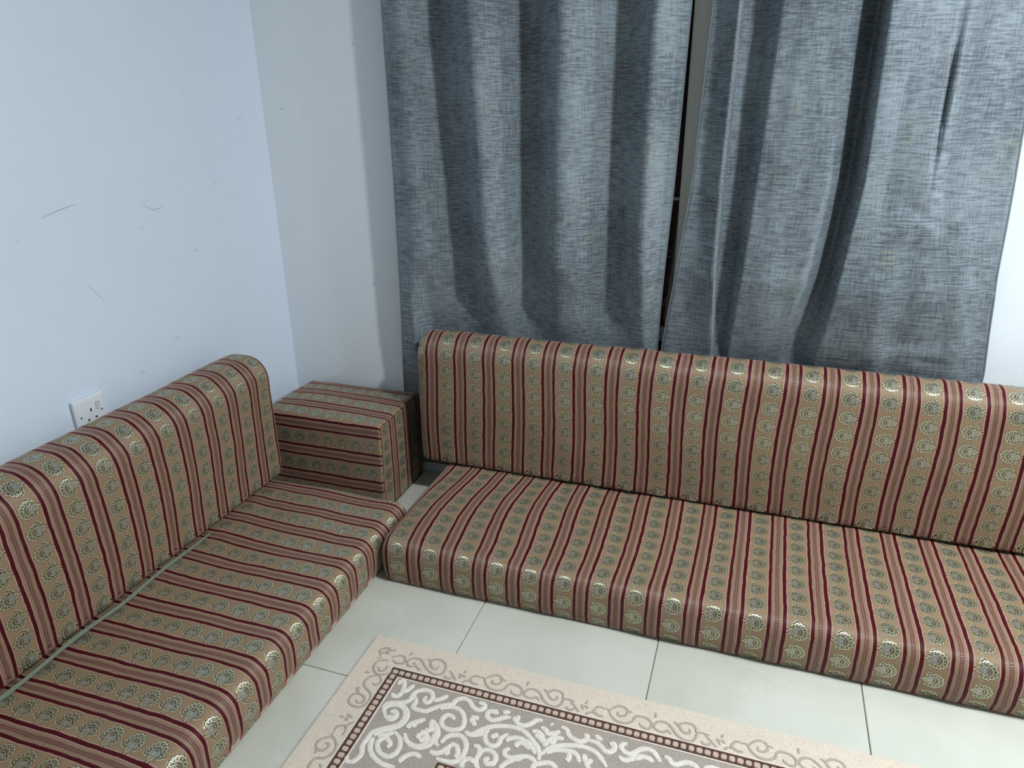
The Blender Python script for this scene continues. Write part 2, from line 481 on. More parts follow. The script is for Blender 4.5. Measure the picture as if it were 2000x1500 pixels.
# ================================================================== upholstered pieces
def rrect(wd, ht, radii, step=0.014, nr=7):
    """rounded rectangle in (a,b): a = 0 back .. wd front, b = 0 bottom .. ht top.
       runs back-bottom -> front-bottom -> front-top -> back-top; returns points + arclength"""
    rbb, rfb, rft, rbt = radii
    corners = [((wd - rfb, rfb), rfb, -90), ((wd - rft, ht - rft), rft, 0), ((rbt, ht - rbt), rbt, 90), ((rbb, rbb), rbb, 180)]
    pts = []
    prev = (rbb, 0.0)
    start = prev
    for (c, r, a0) in corners:
        p0 = (c[0] + r * math.cos(math.radians(a0)), c[1] + r * math.sin(math.radians(a0)))
        L = math.hypot(p0[0] - prev[0], p0[1] - prev[1]); n = max(1, int(round(L / step)))
        for k in range(n): pts.append((prev[0] + (p0[0] - prev[0]) * k / n, prev[1] + (p0[1] - prev[1]) * k / n))
        for k in range(nr):
            t = math.radians(a0 + 90 * k / nr); pts.append((c[0] + r * math.cos(t), c[1] + r * math.sin(t)))
        prev = (c[0] + r * math.cos(math.radians(a0 + 90)), c[1] + r * math.sin(math.radians(a0 + 90)))
    s = [0.0]
    for k in range(1, len(pts)): s.append(s[-1] + math.hypot(pts[k][0] - pts[k - 1][0], pts[k][1] - pts[k - 1][1]))
    total = s[-1] + math.hypot(pts[0][0] - pts[-1][0], pts[0][1] - pts[-1][1])
    return pts, s, total

def cushion(name, wd, ht, length, radii, er, place, uvf, capuv, parent, step=0.014, crown=(0.0, 0.0), bumpy=0.003, seed=0.0,
            edgeshrink=1.0, piping=True, end_piping=True, extra=None):
    """place(l, a, b) -> world; uvf(l, s, a, b) -> uv; capuv(l, a, b) -> uv"""
    pts, s, total = rrect(wd, ht, radii, step)
    n = len(pts)
    ls = []
    k = 0
    ne = 7
    for k in range(ne): ls.append(er * (1 - math.cos(math.pi / 2 * k / ne)))
    m = int(round((length - 2 * er) / step))
    for k in range(m + 1): ls.append(er + (length - 2 * er) * k / m)
    for k in range(ne - 1, -1, -1): ls.append(length - er * (1 - math.cos(math.pi / 2 * k / ne)))
    def inset(l):
        t = min(l, length - l)
        if t >= er: return 0.0
        u = 1 - t / er
        return er * (1 - math.sqrt(max(0, 1 - u * u))) * edgeshrink
    ca, cb = wd / 2, ht / 2
    verts = []
    def shape(l, a, b, amp=1.0):
        e = inset(l)
        fa = 1 - min(.9, e / ca); fb = 1 - min(.9, e / cb)
        a2 = ca + (a - ca) * fa; b2 = cb + (b - cb) * fb
        if b < 0.02: b2 = max(b2 * 0.4 + 0.0, 0.0) if b2 > 0 else 0.0
        # crown of front and top
        wt = math.sin(math.pi * min(1, max(0, a / wd))); wf_ = math.sin(math.pi * min(1, max(0, b / ht)))
        ends = min(1.0, min(l, length - l) / 0.12 + 0.15)
        if b > ht * .5: b2 += crown[1] * wt * ends * (b - ht * .5) / (ht * .5)
        if a > wd * .5: a2 += crown[0] * wf_ * ends * (a - wd * .5) / (wd * .5)
        if b > 0.02 and amp:
            p = Vector((l * 5.5 + seed, a * 6 + seed * 2, b * 6))
            d = mnoise.noise(p) * bumpy + mnoise.noise(p * 3.1) * bumpy * 0.35
            if extra: d += extra(l, a, b)
            k1 = (a - ca) / ca; k2 = (b - cb) / cb
            if abs(k1) > abs(k2): a2 += d * (1 if k1 > 0 else 0)
            else: b2 += d * (1 if k2 > 0 else 0)
        return a2, b2
    for l in ls:
        for (a, b) in pts:
            a2, b2 = shape(l, a, b)
            verts.append(place(l, a2, b2))
    faces, uvs = [], []
    for i in range(len(ls) - 1):
        for j in range(n):
            j2 = (j + 1) % n
            faces.append((i * n + j, i * n + j2, (i + 1) * n + j2, (i + 1) * n + j))
            s2 = s[j + 1] if j + 1 < n else total
            pj, pj2 = pts[j], pts[j2]
            uvs += [uvf(ls[i], s[j], *pj), uvf(ls[i], s2, *pj2), uvf(ls[i + 1], s2, *pj2), uvf(ls[i + 1], s[j], *pj)]
    me = bpy.data.meshes.new(name); me.from_pydata([tuple(v) for v in verts], [], faces)
    uvl = me.uv_layers.new(name='UVMap'); uvl.data.foreach_set('uv', [c for uv in uvs for c in uv]); me.update()
    out = [link('cover', me, M['brocade'], parent, True)]
    # end panels: concentric rings
    for end in (0, 1):
        base = 0 if end == 0 else (len(ls) - 1) * n
        l = ls[0] if end == 0 else ls[-1]
        sg = -1 if end == 0 else 1
        loop = [shape(l, a, b) for (a, b) in pts]
        cv, cf, cuv = [], [], []
        fr = (1.0, 0.86, 0.66, 0.42, 0.18)
        for q_, f in enumerate(fr):
            bul = 0.010 * math.sqrt(max(0, 1 - f * f)) * min(1, er / .03)
            for (a, b) in loop:
                aa, bb_ = ca + (a - ca) * f, cb + (b - cb) * f
                cv.append((place(l + sg * bul, aa, bb_), capuv(l, aa, bb_)))
        for q_ in range(len(fr) - 1):
            for j in range(n):
                j2 = (j + 1) % n
                f_ = (q_ * n + j, q_ * n + j2, (q_ + 1) * n + j2, (q_ + 1) * n + j)
                cf.append(f_ if end == 1 else f_[::-1])
        last = tuple((len(fr) - 1) * n + j for j in range(n))
        cf.append(last if end == 1 else last[::-1])
        me = bpy.data.meshes.new('end_panel'); me.from_pydata([tuple(v[0]) for v in cv], [], cf)
        uvl = me.uv_layers.new(name='UVMap')
        for li, lp in enumerate(me.loops): uvl.data[li].uv = cv[lp.vertex_index][1]
        me.update()
        out.append(link('end_panel', me, M['brocade'], parent, True))
        if end_piping:
            bm = bmesh.new(); tube(bm, [place(l, a, b) for (a, b) in loop], 0.0016, 5, True)
            out.append(from_bm('seam', bm, M['piping'], parent, True))
    # fix normals direction
    for o in out:
        bm = bmesh.new(); bm.from_mesh(o.data); bmesh.ops.recalc_face_normals(bm, faces=bm.faces); bm.to_mesh(o.data); bm.free()
    return out, pts, s

gb = 'striped brocade backrests'; gs = 'striped brocade seat mattresses'

# ---- right seat mattress (along the back wall)
SX0, SYF, SYB = 0.7085, -0.708, -0.142
root = thing('seat_mattress', 'long striped brocade floor mattress under the window, medallion tips pointing left', 'mattress', (SX0, SYF, 0))
wd = SYB - SYF
TR = 0.0917
def warp(l, a):     # stripes drawn slightly askew near the left end, as the cover was pulled
    k = max(0.0, 1 - l / 0.85)
    return k * (0.010 + 0.012 * math.sin(a * 11.0 + l * 5)) + 0.002 * math.sin(a * 9 + l * 7)
def seat_uv(l, s_, a, b):
    X = SX0 + l
    return ((1.4212 + .44 * TR - X + warp(l, a)) / TR, (s_ - SR['s0']) / Q)
pts_, s__, _ = rrect(wd, SEAT_Z, (.02, .040, .036, .03))
SR = {'s0': 0.0}
def crease(l, a, b):
    d = 0.0
    for (lc, slope, amp, wdt, a0, a1) in ((.42, .22, .006, .018, .05, .45), (.60, .12, .004, .02, .1, .5), (.25, .3, -.004, .02, .1, .5), (1.15, -.15, .003, .02, .05, .4)):
        t = (l - lc - slope * (a - .25)) / wdt
        if a0 < a < a1: d -= amp * math.exp(-t * t) * math.sin(math.pi * (a - a0) / (a1 - a0))
    return d
# medallion phase: a centre sits at Y=-0.459 on the top
def top_s(pts, s, a_t, ht):
    best = min(range(len(pts)), key=lambda i: abs(pts[i][0] - a_t) + (0 if pts[i][1] > ht - .001 else 9)); return s[best] - (a_t - pts[best][0])
SR['s0'] = top_s(pts_, s__, (SYB - (-0.459)), SEAT_Z) + Q / 2
o, pts, s = cushion('seat', wd, SEAT_Z, 2.6, (.02, .040, .036, .03), .030,
    lambda l, a, b: Vector((SX0 + l - .012 * max(0, (a / wd - .5)) * 0 , SYB - a, b)), seat_uv,
    lambda l, a, b: ((a) / TR, b / Q + .2), root, crown=(.004, .006), bumpy=.005, seed=1.3, extra=crease, end_piping=False)
local(root, *o)

# ---- left seat mattress (along the left wall)
LX0, LXF, LY0 = 0.085, 0.696, -0.490
root = thing('seat_mattress', 'long striped brocade floor mattress along the left wall, in front of the leaning left backrest', 'mattress', (LXF, LY0, 0))
wl_ = LXF - LX0
TL = 0.0928; QL = 0.0525
pts_, s__, _ = rrect(wl_, SEAT_Z, (.02, .040, .036, .03))
sl0 = top_s(pts_, s__, 0.282 - LX0, SEAT_Z) + QL / 2
o, pts, s = cushion('seat', wl_, SEAT_Z, 2.05, (.02, .040, .036, .03), .032,
    lambda l, a, b: Vector((LX0 + a, LY0 - l, b)),
    lambda l, s_, a, b: ((-.9896 - (LY0 - l) + .004 * math.sin(a * 9 + l * 4)) / TL, (s_ - sl0) / QL),
    lambda l, a, b: (a / TL, b / QL), root, crown=(.003, .005), bumpy=.005, seed=7.7, end_piping=False)
local(root, *o)

# ---- back bolster (leans on the curtains, stands on the right mattress)
BX0 = 0.622; BYB, BYF = -0.139, -0.265; BZ0, BZ1 = SEAT_Z + .008, 0.553
root = thing('backrest_bolster', 'long striped brocade backrest standing under the window against the grey curtains', 'cushion', (BX0, BYF, BZ0))
wb_ = BYB - BYF; hb = BZ1 - BZ0
rad = (.02, .022, .062, .055)
pts_, s__, _ = rrect(wb_, hb, rad)
def front_s(pts, s, bt, wd):
    i = min(range(len(pts)), key=lambda i: abs(pts[i][1] - bt) + (0 if pts[i][0] > wd - .001 else 9)); return s[i] + (bt - pts[i][1])
sb0 = front_s(pts_, s__, 0.4061 - BZ0, wb_) + .0495 / 2
TB = 0.0928
o, pts, s = cushion('bolster', wb_, hb, 2.68, rad, .045,
    lambda l, a, b: Vector((BX0 + l, BYB - a - .004 * (1 - b / hb), BZ0 + b)),
    lambda l, s_, a, b: ((BX0 + l - 1.2171 + .003 * math.sin(b * 14 + l * 5)) / TB, (s_ - sb0) / .0495),
    lambda l, a, b: ((a + .03) / TB, b / .0495), root, crown=(.006, .004), bumpy=.003, seed=3.1, edgeshrink=.9)
local(root, *o)

# ---- left bolster
CX0, CX1 = 0.098, 0.262; CY0 = -0.474; CZ0, CZ1 = SEAT_Z + .013, 0.522
root = thing('backrest_bolster', 'striped brocade backrest leaning against the left wall below the socket', 'cushion', (CX1, CY0, CZ0))
wc = CX1 - CX0; hc = CZ1 - CZ0
rad = (.02, .022, .062, .06)
pts_, s__, _ = rrect(wc, hc, rad)
sc0 = front_s(pts_, s__, 0.42 - CZ0, wc) + .0505 / 2
TC = 0.0925
o, pts, s = cushion('bolster', wc, hc, 2.05, rad, .024,
    lambda l, a, b: Vector((CX0 + a, CY0 - l, CZ0 + b)),
    lambda l, s_, a, b: ((CY0 - l + 1.4224 + .003 * math.sin(b * 12 + l * 5)) / TC, (s_ - sc0) / .0505),
    lambda l, a, b: ((a + .02) / TC, b / .0505), root, crown=(.006, .006), bumpy=.003, seed=5.9)
# loose zip tape lying along the foot of the left backrest
bm = bmesh.new(); N = 60; prev = None
for k in range(N + 1):
    y = -0.83 - 0.75 * k / N
    hw = 0.0020 * min(1, k / 12) * (1 - 0.25 * math.sin(k * .5)) + .0004
    x = CX1 + .012 + .0025 * math.sin(k * .33); z = SEAT_Z + .0105 + .0015 * math.sin(k * .21)
    c = [bm.verts.new((x - hw, y, z + .005)), bm.verts.new((x + hw, y, z)), bm.verts.new((x + hw, y, z - .0018)), bm.verts.new((x - hw, y, z + .0030))]
    if prev:
        for q_ in range(4): bm.faces.new((prev[q_], prev[(q_ + 1) % 4], c[(q_ + 1) % 4], c[q_]))
    prev = c
bmesh.ops.recalc_face_normals(bm, faces=bm.faces)
tp = from_bm('zip_tape', bm, M['tape'], root); tp['label'] = 'thin green-grey tape'
local(root, *(o + [tp]))

# ---- corner armrest box
KX0, KX1, KYF, KYB, KZ = 0.150, 0.558, -0.394, -0.118, 0.303
root = thing('armrest_cushion', 'square striped brocade armrest block standing in the corner between both seats', 'cushion', (KX0, KYF, 0))
wk = KYB - KYF
rad = (.012, .012, .012, .014)
pts_, s__, _ = rrect(wk, KZ, rad)
sk0 = front_s(pts_, s__, KZ - .012, wk) + .006
o, pts, s = cushion('armrest', wk, KZ, KX1 - KX0, rad, .008,
    lambda l, a, b: Vector((KX0 + l, KYB - a, b)),
    lambda l, s_, a, b: ((sk0 - s_) / .0930, (KX0 + l + .004) / .0505),
    lambda l, a, b: (((KYB - a) + .392) / .0930 + .36, b / .0505 + .1), root, crown=(.004, .008), bumpy=.004, seed=9.2)
local(root, *o)

BORDER = [[(1073,-977),(1076,-966),(1082,-956),(1093,-955)],[(1074,-970),(1086,-978),(1098,-977)],[(1094,-957),(1104,-956),(1113,-970),(1126,-980),(1143,-981),(1157,-973),(1161,-961),(1167,-954),(1181,-953),(1193,-958),(1198,-967),(1196,-977),(1188,-981),(1177,-977),(1173,-971)],[(1107,-959),(1114,-948),(1125,-939),(1138,-940),(1144,-949),(1142,-960),(1132,-965),(1125,-962),(1126,-955)],[(1143,-947),(1154,-948)],[(1202,-933),(1203,-946)],[(1240,-979),(1231,-971),(1228,-976),(1217,-979),(1206,-975),(1203,-967),(1207,-958),(1215,-953),(1227,-953),(1239,-962),(1249,-975),(1264,-984),(1280,-984),(1288,-973),(1291,-959),(1300,-956),(1314,-957)],[(1242,-945),(1251,-951),(1258,-961),(1267,-967),(1276,-962),(1274,-954)],[(1251,-950),(1263,-941),(1277,-940),(1286,-947),(1288,-959)],[(1306,-959),(1316,-968),(1322,-974),(1330,-982)],[(1319,-975),(1313,-982),(1304,-982),(1301,-976)],[(1330,-960),(1337,-974)],[(1341,-946),(1339,-956)],[(1049,-964),(1058,-963),(1061,-968)],[(1345,-983),(1354,-974)]]
FIELD = [[(928,-1034),(928,-1025),(935,-1021),(943,-1036),(945,-1052),(942,-1063),(932,-1066),(928,-1060)],[(949,-1050),(956,-1038),(960,-1028),(959,-1027)],[(939,-1116),(927,-1101),(931,-1089),(946,-1082),(961,-1076),(972,-1065),(972,-1049),(977,-1037),(991,-1029),(1008,-1031),(1017,-1047),(1011,-1060),(1001,-1056),(1002,-1045)],[(974,-1050),(986,-1064),(987,-1081),(1007,-1084),(1020,-1081),(1031,-1069),(1046,-1057),(1066,-1044)],[(1022,-1050),(1034,-1042),(1046,-1028)],[(939,-1121),(956,-1126),(964,-1116),(958,-1106),(946,-1107)],[(965,-1082),(980,-1095),(987,-1111),(984,-1131),(971,-1145),(954,-1157),(943,-1174)],[(1043,-1062),(1054,-1054),(1065,-1045),(1069,-1033),(1082,-1024),(1097,-1028),(1108,-1039),(1122,-1044),(1133,-1037),(1132,-1028),(1123,-1024),(1120,-1030)],[(1045,-1067),(1060,-1057),(1078,-1054),(1094,-1062),(1105,-1078),(1108,-1097),(1098,-1107),(1081,-1111),(1067,-1106),(1060,-1094),(1065,-1078),(1079,-1078),(1084,-1085)],[(1116,-1066),(1125,-1066),(1132,-1062)],[(1116,-1072),(1125,-1077),(1131,-1086)],[(1159,-1032),(1163,-1039),(1152,-1038),(1145,-1045),(1150,-1057),(1162,-1060),(1175,-1052),(1186,-1044),(1197,-1042)],[(1176,-1034),(1190,-1027)],[(1211,-1032),(1211,-1040),(1205,-1042),(1219,-1053),(1234,-1050),(1244,-1040),(1250,-1031),(1263,-1028)],[(1282,-1030),(1286,-1033)],[(1123,-1111),(1138,-1103),(1153,-1085),(1174,-1072),(1196,-1065),(1218,-1063),(1237,-1068),(1255,-1081),(1270,-1094),(1279,-1109),(1282,-1124)],[(1119,-1105),(1131,-1109),(1152,-1100),(1163,-1085)],[(1159,-1091),(1163,-1108),(1173,-1119),(1187,-1120),(1194,-1111),(1194,-1098),(1204,-1083)],[(1176,-1104),(1178,-1097),(1186,-1091)],[(1207,-1102),(1212,-1092),(1228,-1086),(1246,-1089),(1258,-1097),(1272,-1112)],[(1229,-1109),(1231,-1098),(1244,-1096),(1258,-1106)],[(1220,-1116),(1212,-1123),(1215,-1133),(1229,-1136),(1242,-1129),(1259,-1123),(1273,-1127),(1284,-1139)],[(1215,-1166),(1223,-1150),(1236,-1137),(1251,-1130)],[(1250,-1061),(1261,-1058),(1272,-1065),(1280,-1078),(1286,-1090)],[(1259,-1067),(1271,-1073),(1278,-1081)],[(1265,-1045),(1276,-1049),(1282,-1056),(1294,-1052),(1304,-1043)],[(1283,-1086),(1289,-1072),(1299,-1061),(1317,-1059)],[(1291,-1078),(1303,-1067)],[(1304,-1032),(1316,-1034),(1325,-1047),(1338,-1053),(1351,-1054),(1361,-1046),(1359,-1035),(1357,-1039)],[(1364,-1046),(1381,-1047),(1393,-1053),(1403,-1061),(1415,-1059),(1420,-1047),(1415,-1038),(1409,-1044)],[(1377,-1030),(1392,-1038)],[(1280,-1112),(1290,-1098),(1301,-1084),(1320,-1074),(1343,-1067),(1366,-1065),(1387,-1071),(1402,-1084),(1414,-1098)],[(1293,-1102),(1307,-1090),(1327,-1085),(1341,-1083),(1353,-1090),(1360,-1104)],[(1336,-1088),(1338,-1100),(1335,-1109)],[(1365,-1083),(1372,-1098),(1382,-1114)],[(1383,-1090),(1376,-1099)],[(1443,-1031),(1435,-1033),(1432,-1043),(1443,-1052),(1455,-1051),(1465,-1040),(1478,-1031)],[(1432,-1065),(1444,-1070),(1459,-1061),(1471,-1052),(1483,-1049)],[(1082,-1148),(1085,-1134),(1094,-1123),(1110,-1118),(1124,-1124),(1133,-1137),(1136,-1154),(1133,-1170),(1123,-1181),(1107,-1184),(1088,-1184)],[(1093,-1158),(1100,-1158),(1103,-1166),(1092,-1161)],[(1102,-1142),(1116,-1145),(1124,-1160),(1123,-1171)],[(1148,-1132),(1158,-1132),(1165,-1144),(1164,-1159),(1167,-1170),(1178,-1183)],[(1165,-1144),(1174,-1134),(1189,-1134),(1200,-1145),(1199,-1159),(1187,-1163),(1182,-1155),(1189,-1150)],[(1148,-1182),(1141,-1182),(1142,-1170),(1153,-1164),(1165,-1171)],[(1275,-1152),(1278,-1137),(1291,-1128),(1306,-1123),(1323,-1131)],[(1460,-1047),(1468,-1036),(1481,-1030),(1494,-1032),(1503,-1041),(1512,-1053)],[(1463,-1062),(1474,-1052),(1487,-1051),(1499,-1057)],[(1518,-1036),(1527,-1039),(1533,-1047),(1543,-1048),(1556,-1039),(1568,-1036),(1579,-1040),(1586,-1048)],[(1595,-1042),(1606,-1034),(1618,-1034)],[(942,-1122),(931,-1108),(935,-1094),(952,-1086),(970,-1091),(982,-1109),(979,-1131),(959,-1148),(937,-1166),(934,-1187),(933,-1203),(941,-1224),(934,-1242),(921,-1245),(917,-1235)],[(947,-1120),(962,-1118),(961,-1107),(950,-1102)],[(979,-1152),(998,-1165),(1007,-1190),(996,-1210),(973,-1206),(959,-1187),(968,-1171),(985,-1182),(982,-1191)],[(944,-1179),(949,-1201),(966,-1219),(992,-1229),(1019,-1229)],[(1001,-1149),(1017,-1167),(1041,-1172),(1061,-1159),(1062,-1138),(1059,-1117),(1042,-1102),(1047,-1125),(1031,-1135)],[(1037,-1157),(1046,-1146),(1044,-1136)],[(1001,-1132),(1008,-1117),(1024,-1106)]]
BORDER2 = [[(881,-970),(895,-976),(909,-971),(907,-956),(893,-951),(876,-962)],[(892,-999),(891,-1012),(875,-1020),(862,-1018),(850,-1005),(849,-988),(861,-976),(872,-976)],[(879,-989),(879,-1005),(868,-1009),(861,-1000)],[(845,-967),(846,-961),(839,-955),(841,-945),(852,-938),(860,-939)],[(846,-957),(856,-952),(864,-955)],[(853,-945),(866,-943),(875,-938)],[(845,-976),(853,-970)],[(912,-961),(923,-974),(936,-975)],[(918,-967),(919,-955),(931,-948),(946,-950),(963,-966),(984,-979),(1005,-977),(1010,-962),(1005,-945),(991,-936),(975,-937),(969,-950),(977,-962),(990,-965),(993,-955)],[(931,-962),(944,-973),(957,-980)],[(959,-942),(969,-945)],[(912,-943),(916,-934)],[(876,-1023),(887,-1037),(882,-1050),(871,-1048)],[(876,-1023),(861,-1029),(853,-1040),(855,-1058),(868,-1067),(886,-1081),(888,-1102),(878,-1117),(858,-1118),(846,-1108),(846,-1092),(858,-1085),(874,-1090),(878,-1103),(868,-1108),(861,-1102)],[(839,-1023),(849,-1022)],[(843,-1070),(855,-1082)],[(849,-1067),(849,-1077)]]
FIELD2 = [[(1000,-1136),(1001,-1126),(1011,-1115),(1026,-1102)],[(1008,-1128),(1013,-1119)],[(1002,-1149),(1009,-1161),(1024,-1169),(1042,-1169),(1052,-1158),(1051,-1143),(1037,-1137),(1030,-1147),(1039,-1152)],[(1041,-1102),(1056,-1112),(1067,-1129),(1068,-1146),(1080,-1156)],[(1037,-1127),(1050,-1123),(1053,-1113)],[(1021,-1216),(1026,-1200),(1041,-1188),(1058,-1192)],[(1069,-1173),(1085,-1172),(1098,-1158),(1103,-1145)],[(951,-1173),(968,-1163),(977,-1153)]]


# ================================================================== curtains
def interp_rows(rows, z):
    """rows: list of (z, [(x, depth), ...]) top to bottom"""
    rows = sorted(rows, key=lambda r: -r[0])
    if z >= rows[0][0]: return rows[0][1]
    if z <= rows[-1][0]: return rows[-1][1]
    for (z0, a), (z1, b) in zip(rows, rows[1:]):
        if z1 <= z <= z0:
            t = (z0 - z) / (z0 - z1); t = t * t * (3 - 2 * t) if False else t
            return [(p[0] + (q[0] - p[0]) * t, p[1] + (q[1] - p[1]) * t) for p, q in zip(a, b)]

def curtain(label, rows, ztop, zbot, sub, sharp, seed, wrinkles=()):
    root = thing('curtain', label, 'curtain', (0, 0, 0), None)
    nz = 150
    nseg = len(rows[0][1]) - 1
    verts, faces, uvs = [], [], []
    W = None
    ref = interp_rows(rows, 1.1); ulen = [0.0]
    for k in range(nseg):
        L_ = math.hypot(ref[k + 1][0] - ref[k][0], (ref[k + 1][1] - ref[k][1]) * 1.1)
        for j in range(sub): ulen.append(ulen[-1] + L_ / sub)
    for i in range(nz + 1):
        z = ztop + (zbot - ztop) * i / nz
        cp = interp_rows(rows, z)
        sc0 = 0.20 + 0.80 * min(1, max(0, (z - 0.535) / 0.24)) if z > .535 else 0.06 + 0.14 * max(0, (z - .45) / .085)
        cp = [(1.58 + (x_ - 1.58) * (1.9837 + .055 - d_) / 1.9837, d_) for x_, d_ in cp]
        row = []
        dist = 0.0; last = None
        for k in range(nseg):
            (xa, da), (xb, db) = cp[k], cp[k + 1]
            for j in range(sub):
                t = j / sub
                tt = t * t * (3 - 2 * t)
                if sharp.get(k) == 'r': tt = 1 - (1 - t) ** 2 if db < da else t * t      # crisp crest at the right end
                if sharp.get(k) == 'l': tt = t ** 2 if db < da else 1 - (1 - t) ** 2
                row.append((xa + (xb - xa) * t, da + (db - da) * tt))
        row.append(cp[-1])
        row_x = []
        for (x, d) in row:
            nzv = mnoise.noise(Vector((x * 14 + seed, z * 1.6, seed))) * .006 + mnoise.noise(Vector((x * 34 + seed, z * 7, seed))) * .0022
            for (wx, wz, ww, wh, amp, sl) in wrinkles:
                u_ = (x - wx) / ww; v_ = (z - wz - sl * (x - wx)) / wh
                nzv += amp * math.exp(-u_ * u_ - v_ * v_)
            e_ = min(1, max(0, (x - .585) / .04)); sc = sc0 * e_ + (1 - e_)
            dd = (d + nzv * e_) * sc + .004
            p = (x, YW - .006 - max(.0075, dd), z)
            if last: dist += math.hypot(p[0] - last[0], (p[1] - last[1]))
            last = p
            verts.append(p); uvs.append((ulen[len(row_x)], z)); row_x.append(x)
    n = nseg * sub + 1
    luv = []
    for i in range(nz):
        for j in range(n - 1):
            f = (i * n + j, (i + 1) * n + j, (i + 1) * n + j + 1, i * n + j + 1)
            faces.append(f); luv += [uvs[v] for v in f]
    me = bpy.data.meshes.new('curtain_cloth'); me.from_pydata(verts, [], faces)
    ul = me.uv_layers.new(name='UVMap'); ul.data.foreach_set('uv', [c for uv in luv for c in uv]); me.update()
    o = link('cloth', me, M['curtain'], root, True)
    md = o.modifiers.new('thickness', 'SOLIDIFY'); md.thickness = .0016; md.offset = 0
    # narrow side hem
    hems = []
    for side in (0, 1):
        bm = bmesh.new(); pr = None
        for i in range(0, nz + 1, 2):
            v = Vector(verts[i * n + (0 if side == 0 else n - 1)])
            c = [bm.verts.new(v + Vector(d_)) for d_ in ((-.0016, -.0016, 0), (.0016, -.0016, 0), (.0016, .0016, 0), (-.0016, .0016, 0))]
            if pr:
                for q_ in range(4): bm.faces.new((pr[q_], pr[(q_ + 1) % 4], c[(q_ + 1) % 4], c[q_]))
            pr = c
        bmesh.ops.recalc_face_normals(bm, faces=bm.faces)
        hems.append(from_bm('side_hem', bm, M['curtain'], root))
    for k in range(8):      # rings hooking it to the rod
        x = rows[0][1][0][0] + .03 + (rows[0][1][-1][0] - rows[0][1][0][0] - .06) * k / 7
        bm = bmesh.new()
        tube(bm, [(x, YW - .075 + .019 * math.cos(t), 2.22 + .019 * math.sin(t)) for t in [2 * math.pi * q_ / 16 for q_ in range(16)]], .0022, 5, True)
        from_bm('curtain_ring', bm, M['metal'], root, True)
    return root

D = .085
curtain('grey slubbed curtain hanging left of the dark gap, with broad even folds',
    [(2.20, [(.540, .068), (.582, .080), (.722, .010), (.798, .125), (.968, .010), (1.050, .127), (1.215, .010), (1.285, .118), (1.366, .050)]),
     (1.46, [(.540, .066), (.588, .080), (.722, .010), (.798, .123), (.968, .010), (1.048, .125), (1.212, .010), (1.283, .115), (1.364, .045)]),
     (1.00, [(.542, .064), (.600, .080), (.752, .010), (.822, .117), (.968, .010), (1.045, .120), (1.202, .015), (1.281, .108), (1.354, .040)]),
     (0.60, [(.537, .060), (.605, .076), (.765, .020), (.845, .098), (.968, .010), (1.050, .100), (1.205, .015), (1.285, .092), (1.337, .040)]),
     (0.40, [(.531, .045), (.600, .060), (.740, .030), (.850, .090), (.955, .015), (1.060, .090), (1.190, .020), (1.290, .080), (1.335, .040)]),
     (0.31, [(.530, .006), (.595, .008), (.740, .030), (.850, .090), (.955, .015), (1.060, .090), (1.190, .020), (1.290, .080), (1.335, .040)]),
     (0.05, [(.530, .004), (.600, .006), (.740, .030), (.850, .090), (.950, .015), (1.060, .090), (1.190, .020), (1.290, .080), (1.335, .040)])],
    2.20, 0.04, 16, {}, 2.2)
curtain('grey slubbed curtain hanging right of the dark gap, flaring towards its foot',
    [(2.20, [(1.425, .052), (1.480, .105), (1.490, .005), (1.530, .003), (1.575, .075), (1.640, .085), (1.705, .070), (1.768, .003), (1.800, .125), (1.860, .10), (1.925, .085), (1.990, .07), (2.07, .06)]),
     (1.43, [(1.414, .052), (1.474, .105), (1.485, .005), (1.528, .003), (1.575, .078), (1.645, .088), (1.714, .078), (1.774, .003), (1.797, .125), (1.860, .105), (1.920, .085), (1.990, .085), (2.085, .050)]),
     (1.03, [(1.401, .052), (1.470, .105), (1.482, .008), (1.522, .005), (1.562, .080), (1.640, .092), (1.719, .100), (1.766, .006), (1.805, .120), (1.848, .105), (1.940, .110), (1.975, .080), (2.113, .045)]),
     (0.80, [(1.378, .052), (1.474, .100), (1.486, .010), (1.518, .008), (1.552, .080), (1.625, .092), (1.695, .100), (1.750, .008), (1.785, .118), (1.860, .115), (1.950, .090), (2.030, .078), (2.125, .043)]),
     (0.55, [(1.349, .040), (1.484, .115), (1.494, .020), (1.512, .018), (1.535, .100), (1.610, .125), (1.662, .120), (1.694, .03), (1.762, .150), (1.905, .150), (1.955, .095), (2.080, .085), (2.156, .035)]),
     (0.05, [(1.340, .040), (1.484, .115), (1.494, .020), (1.512, .018), (1.535, .100), (1.610, .125), (1.662, .120), (1.694, .03), (1.762, .150), (1.905, .150), (1.955, .095), (2.080, .085), (2.156, .035)])],
    2.20, 0.04, 12, {0: 'r', 7: 'r', 8: 'l'}, 8.1,
    wrinkles=((2.02, .60, .09, .012, .014, .08), (2.03, .555, .08, .010, .014, -.15), (1.93, .87, .03, .03, -.010, .5), (1.90, .93, .05, .012, .008, .6), (1.95, .63, .05, .03, -.010, .0),
              (1.936, 1.22, .0050, .15, -.022, .0), (1.945, 1.22, .006, .15, .012, .0), (1.930, .96, .04, .010, -.010, -.5)))

